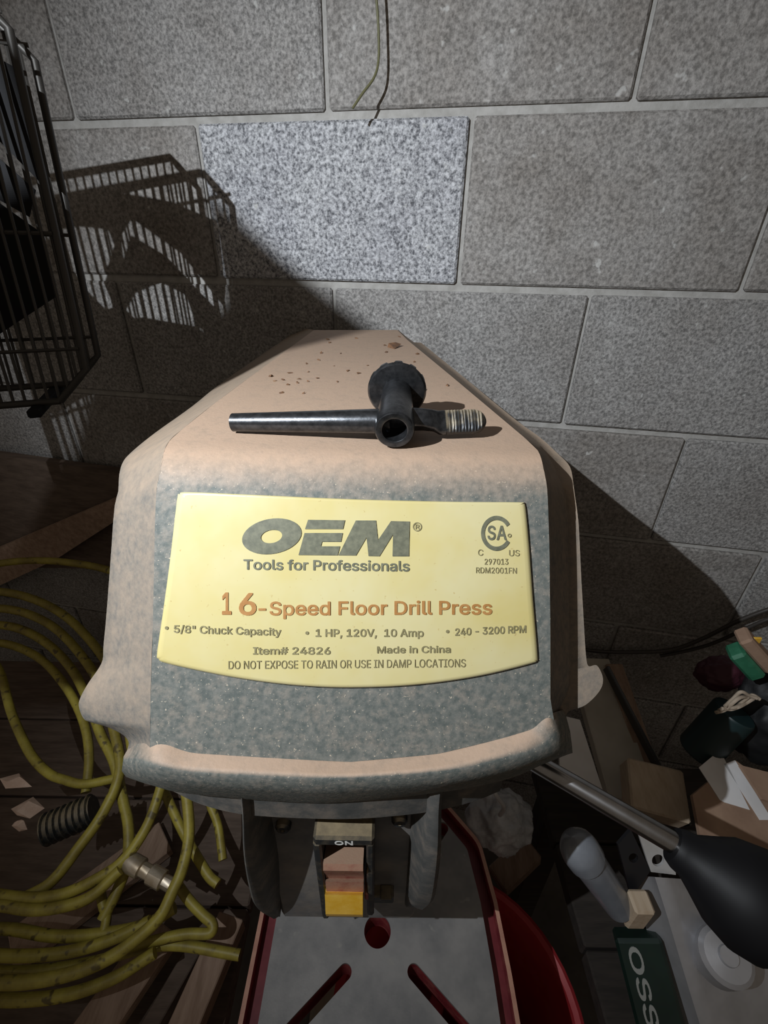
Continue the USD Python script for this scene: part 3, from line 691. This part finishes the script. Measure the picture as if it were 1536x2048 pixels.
for s in (.05, FW - .05):
    obj('foot', bar(fp(s, zb_f - .006, .02), fp(s, zb_f - .006, -.10), .012, .008), M['fan_blade'], fan, smooth=False)

for s_h in (FW - .03,):
    obj('hanger_wire', rod(fp(s_h, zt_f), fp(s_h, zt_f) + np.array([0, .02, .9]), .0008, 6), M['fan_wire'], fan)

# ------------------------------------------------------------------ left bench and what lies on it
ZBL = -0.95
zbl = EYE[2] + ZBL
lb = thing('wooden_bench', 'dark low wooden bench on the left carrying the hose and boards', 'bench')
for k in range(5):
    obj('plank', box([-1.25, -.02 + k * .17, zbl - .035], [-0.215, -.02 + k * .17 + .166, zbl], .003), M['wood_dark'], lb, smooth=False)
for x in (-1.2, -.26):
    for y in (.06, .72): obj('leg', box([x - .03, y - .03, 0], [x + .03, y + .03, zbl - .035], .003), M['wood_dark'], lb, smooth=False)
for y in (.06, .72): obj('rail', box([-1.2, y - .02, zbl - .10], [-.26, y + .02, zbl - .035], .003), M['wood_dark'], lb, smooth=False)
# boards standing on the bench against the wall
def wall_board(name, px, out, t, m, label):
    P = [on_wall(x, y, out) for x, y in px]
    m_ = trimesh.convex.convex_hull(np.vstack([P, [p - WN * t for p in P]]))
    obj(name, m_, M[m], smooth=False, label=label, category='board')
wall_board('wide_board', [(-220, 880), (330, 958), (330, 1140), (-220, 1130)], .035, .022, 'wood_dark', 'wide dark brown board along the foot of the block wall, behind the hose')
wall_board('narrow_board', [(-200, 1180), (60, 1098), (260, 985), (280, 1010), (110, 1120), (-150, 1240)], .062, .020, 'wood', 'narrow reddish brown board slanting across the wide dark board')

hose = thing('air_hose', 'coil of dirty yellow air hose heaped on the left bench', 'hose')
strands = [
    ([(-90, 1150), (0, 1127), (80, 1121), (160, 1128), (225, 1143), (290, 1175)], .055, .0088),
    ([(-120, 1190), (-20, 1182), (60, 1196), (130, 1232), (188, 1290), (226, 1350), (252, 1430), (268, 1520)], .05, .0092),
    ([(-120, 1225), (-20, 1216), (50, 1226), (112, 1258), (166, 1315), (205, 1380), (228, 1460), (240, 1540), (208, 1622), (156, 1697), (101, 1765), (40, 1800)], .045, .0092),
    ([(-120, 1262), (-20, 1250), (40, 1258), (98, 1290), (146, 1342), (180, 1410), (202, 1470), (228, 1524), (247, 1605), (257, 1654), (255, 1720), (235, 1780), (205, 1840)], .03, .0092),
    ([(-110, 1300), (-20, 1286), (34, 1294), (86, 1322), (128, 1368), (158, 1420), (174, 1470), (178, 1524), (172, 1585)], .02, .0086),
    ([(-30, 1300), (0, 1345), (20, 1417), (39, 1465), (65, 1514), (98, 1547), (130, 1560), (170, 1568), (240, 1555)], .03, .0082),
    ([(322, 1560), (319, 1583), (293, 1654), (247, 1720), (192, 1759), (120, 1790), (40, 1796), (-60, 1780)], .055, .0090),
    ([(366, 1560), (374, 1599), (378, 1671), (365, 1736), (345, 1783), (322, 1830), (281, 1871), (220, 1915), (140, 1948), (40, 1965), (-60, 1960)], .07, .0092),
    ([(318, 1560), (329, 1583), (365, 1661), (413, 1745), (436, 1768)], .02, .0082),
    ([(405, 1570), (420, 1609), (436, 1651), (446, 1720)], .02, .0075),
    ([(352, 1765), (380, 1803), (406, 1830), (425, 1848), (420, 1866), (372, 1868), (322, 1878), (240, 1900)], .03, .0078),
    ([(-60, 1815), (0, 1811), (68, 1820), (135, 1811), (186, 1790), (240, 1740)], .06, .0086),
    ([(200, 1780), (206, 1810), (213, 1834), (205, 1880)], .03, .0076),
    ([(-60, 1860), (20, 1858), (110, 1872), (200, 1868), (290, 1850), (350, 1815)], .03, .0088),
    ([(-60, 1905), (30, 1912), (130, 1905), (220, 1880), (300, 1842)], .04, .0088),
    ([(-60, 1995), (40, 2000), (140, 1988), (230, 1955), (310, 1905)], .04, .0088),
    ([(-60, 1940), (60, 1942), (180, 1925), (330, 1890), (480, 1910)], .015, .0080),
]
for pts, up, r in strands:
    obj('loop', tube(spline([hz(x, y, up) for x, y in pts], 9), r * .84, 10), M['hose'], hose, smooth=60)
# fitting on the hose end
fa, fb = hz(252, 1720, .05), hz(345, 1772, .05)
fd = unit(fb - fa); fl = np.linalg.norm(fb - fa)
obj('fitting', [lathe([(0, 0), (0, .010), (fl * .12, .013), (fl * .34, .013), (fl * .36, .0095), (fl * .52, .0095), (fl * .54, .0125), (fl * .80, .0125), (fl * .82, .009), (fl, .009), (fl, 0)], fa, fd, 12)], M['brass'], hose, smooth=30, label='pale metal hose coupling')

def board(name, p0, p1, wpx, z, t, m, label, cat='board', up=(0, 0, 1), group=None):
    a, b = on_z(*p0, z), on_z(*p1, z)
    s_, e_2 = on_z(p0[0] + wpx, p0[1], z), on_z(p0[0], p0[1], z)
    d = unit(b - a); w = abs(np.cross(d[:2], (s_ - e_2)[:2]))
    off = np.array([0, 0, -t / 2])
    obj(name, bar(a + off, b + off, w, t), M[m], smooth=False, label=label, category=cat, group=group)
board('pine_board', (155, 2100), (330, 1850), 95, -.885, .02, 'wood', 'brown board under the hose, lower left, wide end towards the bottom edge')
board('pine_board', (345, 2100), (462, 1830), 66, -.870, .03, 'wood', 'reddish brown board running beside the red table rim')
board('pine_board', (20, 1900), (330, 1670), 120, -.930, .018, 'wood', 'wide flat brown board lying below the middle of the hose coil')
board('pine_board', (270, 2100), (420, 1840), 40, -.900, .04, 'wood_dark', 'narrow dark board between the two brown boards')
# black ribbed coupling and chips
ra, rb = hz(90, 1660, .03), hz(188, 1618, .03)
rd_, rl = unit(rb - ra), np.linalg.norm(rb - ra)
pr_ = [(0, 0)]
for i in range(40): pr_.append((rl * i / 39, .020 + .0035 * (i % 5 in (1, 2))))
pr_.append((rl, 0))
obj('ribbed_connector', lathe(pr_, ra, rd_, 20), M['black_plastic'], smooth=25, label='black ribbed plug lying inside the hose coil', category='plug')
for i, (cx, cy, sz, lb_) in enumerate(((32, 1566, .03, 'flat pink wood chip at the left edge, highest of three'), (46, 1620, .034, 'largest ragged pink wood chip at the left edge'), (42, 1650, .018, 'small pointed pink wood chip below the largest one'))):
    c = hz(cx, cy, .03)
    pts_ = c + RNG.normal(0, 1, (16, 3)) * np.array([sz * .42, sz * .3, .004])
    obj('wood_chip', trimesh.convex.convex_hull(pts_), M['chip'], smooth=False, label=lb_, category='wood chip')

# ------------------------------------------------------------------ right bench and clutter
ZBR = -0.98
zbr = EYE[2] + ZBR
rbn = thing('work_table', 'dark work table on the right under the tools and scraps', 'table')
for k in range(4):
    obj('plank', box([.34, -.02 + k * .152, zbr - .035], [1.25, -.02 + k * .152 + .148, zbr], .003), M['bench_dark'], rbn, smooth=False)
for x in (.39, 1.2):
    for y in (.03, .54): obj('leg', box([x - .03, y - .03, 0], [x + .03, y + .03, zbr - .035], .003), M['bench_dark'], rbn, smooth=False)

# leaning plank, dark angle strip, block
a, b = on_wall(1176, 1320, .04), at_depth(1262, 1600, .80)
nb = unit(np.cross(b - a, [1, .1, 0])); nb = nb if nb[1] < 0 else -nb
obj('leaning_plank', bar(a, b, .085, .02, up=nb), M['panel_beige'], smooth=False, label='beige board leaning on the wall right of the belt cover', category='board')
a2, b2 = on_wall(1226, 1330, .05), at_depth(1322, 1610, .80)
obj('trim_strip', bar(a2, b2, .035, .015, up=nb), M['wood'], smooth=False, label='narrow brown wood strip beside the beige board', category='board')
a3, b3 = on_wall(1212, 1335, .075), at_depth(1376, 1652, .76)
obj('metal_strip', bar(a3, b3, .007, .02, up=nb), M['dark_metal'], smooth=False, label='thin dark metal edge strip leaning beside the brown wood strip', category='metal strip')
bc = at_depth(1306, 1584, .74)
obj('wood_block', frame_box(bc, [unit([.93, -.25, 0]), unit([.25, .93, .3]), unit(np.cross([.93, -.25, 0], [.25, .93, .3]))], [.085, .075, .045], .003), M['wood_pale'], smooth=False, label='pale tan wood block in front of the leaning board', category='wood block')
pc = [at_depth(1118, 1430, .78), at_depth(1160, 1440, .78), at_depth(1212, 1600, .76), at_depth(1120, 1560, .76)]
pn = unit(np.cross(pc[1] - pc[0], pc[3] - pc[0]))
pv = np.array(pc + [p + pn * .004 for p in pc])
obj('white_card', trimesh.convex.convex_hull(pv), M['paper'], smooth=False, label='white card tucked behind the corner of the belt cover', category='card')

# power tool
pt = thing('power_tool', 'bare silver power tool housing with white bracket on the right table', 'power tool')
ctr = [at_depth(1325, 1755, 0.602), at_depth(1352, 1840, 0.593), at_depth(1385, 1950, 0.585), at_depth(1425, 2080, 0.576), at_depth(1450, 2160, 0.574)]
rows = []
for i, c in enumerate(ctr):
    wl = [.036, .043, .045, .045, .045][i]; wr = [.050, .085, .11, .12, .12][i]
    right = np.array([1, -.05, 0.0]); view = unit(EYE - c)
    sec = [(-wl, -.06), (-wl, -.026), (-wl * .5, -.010), (-.010, .008), (0, .012), (.010, .009), (wr * .5, -.012), (wr, -.032), (wr, -.07)]
    rows.append([c + right * x + view * h for x, h in sec])
hg = np.array([spline([r[k] for r in rows], 4) for k in range(9)]).transpose(1, 0, 2)
capv = np.vstack([hg[0], hg[0].mean(0)[None]])
obj('housing', [grid(hg), trimesh.Trimesh(capv, [[9, (i + 1) % 9, i] for i in range(9)], process=False)], M['alu'], pt, smooth=28)
def plate_px(px, dc, t, hole_px=None, hr=0.0):
    P = np.array([at_depth(x, y, d) for (x, y), d in zip(px, dc)])
    n = unit(np.cross(P[1] - P[0], P[2] - P[0])); n = n if n @ (EYE - P[0]) > 0 else -n
    e1 = unit(P[1] - P[0]); e2 = np.cross(n, e1)
    poly = sg.Polygon([((p - P[0]) @ e1, (p - P[0]) @ e2) for p in P]).buffer(0)
    if hole_px is not None:
        h = on_plane(*hole_px, P[0], n) - P[0]
        poly = poly.difference(sg.Point(h @ e1, h @ e2).buffer(hr))
    m = trimesh.creation.extrude_polygon(poly, t, engine='earcut')
    v = m.vertices; m.vertices = P[0] + v[:, :1] * e1 + v[:, 1:2] * e2 + (v[:, 2:] - t) * n
    return m
obj('bracket', plate_px([(1272, 1652), (1345, 1690), (1352, 1750), (1302, 1744)], [.602, .602, .602, .602], .004, (1316, 1721), .008), M['zinc'], pt, smooth=False, label='white bent bracket plate with a round hole')
obj('end_plate', plate_px([(1262, 1660), (1301, 1742), (1263, 1796), (1236, 1690)], [.602, .602, .602, .602], .005, (1267, 1716), .0062), M['black_steel'], pt, smooth=False, label='black diamond shaped end plate')
bs = at_depth(1452, 1912, 0.563)
obj('boss', lathe([(-.03, .032), (0, .030), (.005, .025), (.007, .011), (.012, .010), (.012, 0)], bs, unit(EYE - bs + np.array([.3, 0, 0])), 28), M['alu'], pt, smooth=30)
pg = at_depth(1272, 1818, 0.590)
obj('peg', frame_box(pg, np.eye(3), [.026, .026, .05], .003), M['wood_pale'], pt, smooth=False)
# grey tube
ga, gb = at_depth(1158, 1697, 0.568), at_depth(1262, 1845, 0.611)
gd, gl = unit(gb - ga), np.linalg.norm(gb - ga)
obj('plastic_tube', lathe([(-.024, 0), (-.022, .009), (-.016, .0165), (-.006, .0225), (.004, .0245), (.02, .0240), (.022, .0215), (gl * .7, .0190), (gl * .76, .0185), (gl * .76, 0)], ga, gd, 28), M['grey_tube'], smooth=35, label='round-ended grey-blue plastic tube beside the silver power tool', category='tube')
# green case with letters
cs = thing('tool_case', 'dark green case with pale letters OSS down its side', 'case')
ca_, cb_ = at_depth(1234, 1880, 0.602), at_depth(1300, 2140, 0.568)
dd = unit(cb_ - ca_); vw = unit(EYE - ca_); sd = unit(np.cross(dd, vw)); sd = sd if sd[0] > 0 else -sd; fn = np.cross(sd, dd); fn = fn if fn @ vw > 0 else -fn
CL = np.linalg.norm(cb_ - ca_)
obj('shell', frame_box(ca_ + dd * CL / 2 + sd * .026 - fn * .015, [dd, sd, fn], [CL, .058, .03], .004), M['case'], cs, smooth=False)
lm = meshkit.text_mesh('OSS', 0.0150, .0012, True)
lv = lm.vertices; LW = lm.bounds[1][0]
o_ = ca_ + dd * .004 + sd * .010 + fn * .0003
lt_len = .090
obj('lettering', trimesh.Trimesh(o_ + dd * (lv[:, :1] * lt_len / LW) + sd * (lv[:, 1:2]) + fn * lv[:, 2:], lm.faces if np.cross(dd, sd) @ fn > 0 else lm.faces[:, ::-1], process=False), M['case_ink'], cs, smooth=False)

# red tub on the floor between table and bench
tc_ = at_depth(915, 2045, .70)
tr = .186
tub = thing('red_tub', 'open round red plastic tub behind the drill press table', 'tub')
obj('wall', lathe([(-tc_[2] + .04, 0), (-tc_[2] + .04, tr * .8), (-.02, tr), (-.018, tr + .012), (0, tr + .012), (.003, tr + .006), (0, tr - .002), (-.02, tr - .006), (-tc_[2] + .048, tr * .8 - .006), (-tc_[2] + .048, 0)], tc_ , [0, 0, 1], 48), M['red_tub'], tub, smooth=40)

# cardboard and paper at the right edge
cd = thing('cardboard_sheet', 'brown cardboard sheet with white paper strips at the right edge', 'cardboard')
cb0 = [at_depth(1385, 1590, .66), at_depth(1470, 1520, .70), at_depth(1640, 1640, .66), at_depth(1560, 1760, .62), at_depth(1390, 1700, .63)]
def slab(P, t):
    n = unit(np.cross(P[1] - P[0], P[2] - P[0])); n = n if n @ (EYE - P[0]) > 0 else -n
    P = np.array([p - n * ((p - P[0]) @ n) for p in P])
    return trimesh.convex.convex_hull(np.vstack([P, P - n * t])), n, P[0]
sm, sn_, s0 = slab(cb0, .006)
obj('sheet', sm, M['cardboard'], cd, smooth=False)
for q in ([(1398, 1535), (1440, 1500), (1470, 1560), (1450, 1605), (1500, 1620), (1440, 1600)], [(1448, 1528), (1470, 1520), (1545, 1640), (1520, 1640)]):
    P = [on_plane(x, y, s0 + sn_ * .0012, sn_) for x, y in q]
    m_ = trimesh.convex.convex_hull(np.vstack([P, np.array(P) - sn_ * .001]))
    obj('paper_strip', m_, M['paper'], cd, smooth=False)
obj('cardboard_scrap', slab([at_depth(1480, 1530, .66), at_depth(1600, 1560, .66), at_depth(1640, 1640, .62), at_depth(1520, 1600, .63)], .004)[0], M['cardboard'], smooth=False, label='small torn brown cardboard piece on top of the bigger sheet', category='cardboard')

# black bags and odds by the wall at the right
def blob(c, r, seed, amp=.25, sub=4):
    m = trimesh.creation.icosphere(subdivisions=sub, radius=1.0)
    n_ = meshkit.fbm(m.vertices * 1.7 + seed * 3.1, 4, seed)
    m.vertices = m.vertices * (1 - amp / 2 + amp * n_)[:, None] * np.asarray(r) + c
    return m
obj('black_bag', blob(at_depth(1590, 1420, .72), [.085, .06, .105], 3, .7), M['black_bag'], smooth=50, label='crumpled black plastic bag standing at the right edge by the wall', category='bag')
obj('maroon_cloth', blob(at_depth(1440, 1348, .745), [.036, .025, .032], 5, .5), M['maroon'], smooth=50, label='dark maroon cloth bundle beside the black bag', category='cloth')
gp = at_depth(1490, 1322, .66)
obj('green_pack', frame_box(gp, [unit([.7, -.2, -.65]), unit([.3, .95, 0]), unit(np.cross([.7, -.2, -.65], [.3, .95, 0]))], [.055, .03, .022], .004), M['green'], smooth=False, label='small green packet above the maroon cloth', category='packet')
gp2 = at_depth(1512, 1300, .655)
obj('tan_pack', frame_box(gp2, [unit([.7, -.2, -.65]), unit([.3, .95, 0]), unit(np.cross([.7, -.2, -.65], [.3, .95, 0]))], [.07, .03, .018], .003), M['cardboard'], smooth=False, label='tan paper packet lying against the green packet', category='packet')
yt = at_depth(1511, 1283, .65)
obj('yellow_tag', frame_box(yt, np.eye(3), [.012, .004, .016], .001), M['yellow_key'], smooth=False, label='tiny yellow tag on top of the tan packet', category='tag')
cn = at_depth(1434, 1462, .715)
obj('teal_can', lathe([(-.055, 0), (-.050, .028), (-.046, .030), (.040, .030), (.044, .028), (.044, 0)], cn, unit([.35, .1, 1]), 28), M['teal'], smooth=35, label='dark teal can standing in front of the black bag', category='can')
tw = []
for i in range(5):
    p0 = np.array([1432 + 6 * i, 1425 - 4 * i]); pts = [p0]
    for k_ in range(4): pts.append(pts[-1] + np.array([16, RNG.uniform(-16, 16)]))
    tw.append(tube(spline([at_depth(*p, .635 + .004 * RNG.uniform(-1, 1)) for p in pts], 6), .0026, 6))
obj('twine', tw, M['twine'], smooth=60, label='tangled tan twine in front of the maroon cloth', category='twine')
# film bag and scrap behind the table
obj('plastic_film', blob(at_depth(1000, 1640, .83), [.055, .05, .06], 8, .8), M['film'], smooth=40, label='crumpled clear plastic film behind the red table rim', category='plastic film')
sb = at_depth(1030, 1730, .93)
obj('scrap_wood', frame_box(sb, [unit([.8, .5, .2]), unit([-.5, .8, 0]), unit(np.cross([.8, .5, .2], [-.5, .8, 0]))], [.10, .05, .04], .003), M['wood'], smooth=False, label='brown wood scrap below the clear plastic film', category='wood scrap')
obj('grey_wire', tube(spline([at_depth(978, 1560, .70), at_depth(992, 1590, .70), at_depth(1008, 1614, .72), at_depth(1000, 1630, .74)], 6), .0035, 8), M['zinc'], smooth=60, label='short pale grey wire above the clear plastic film', category='wire')
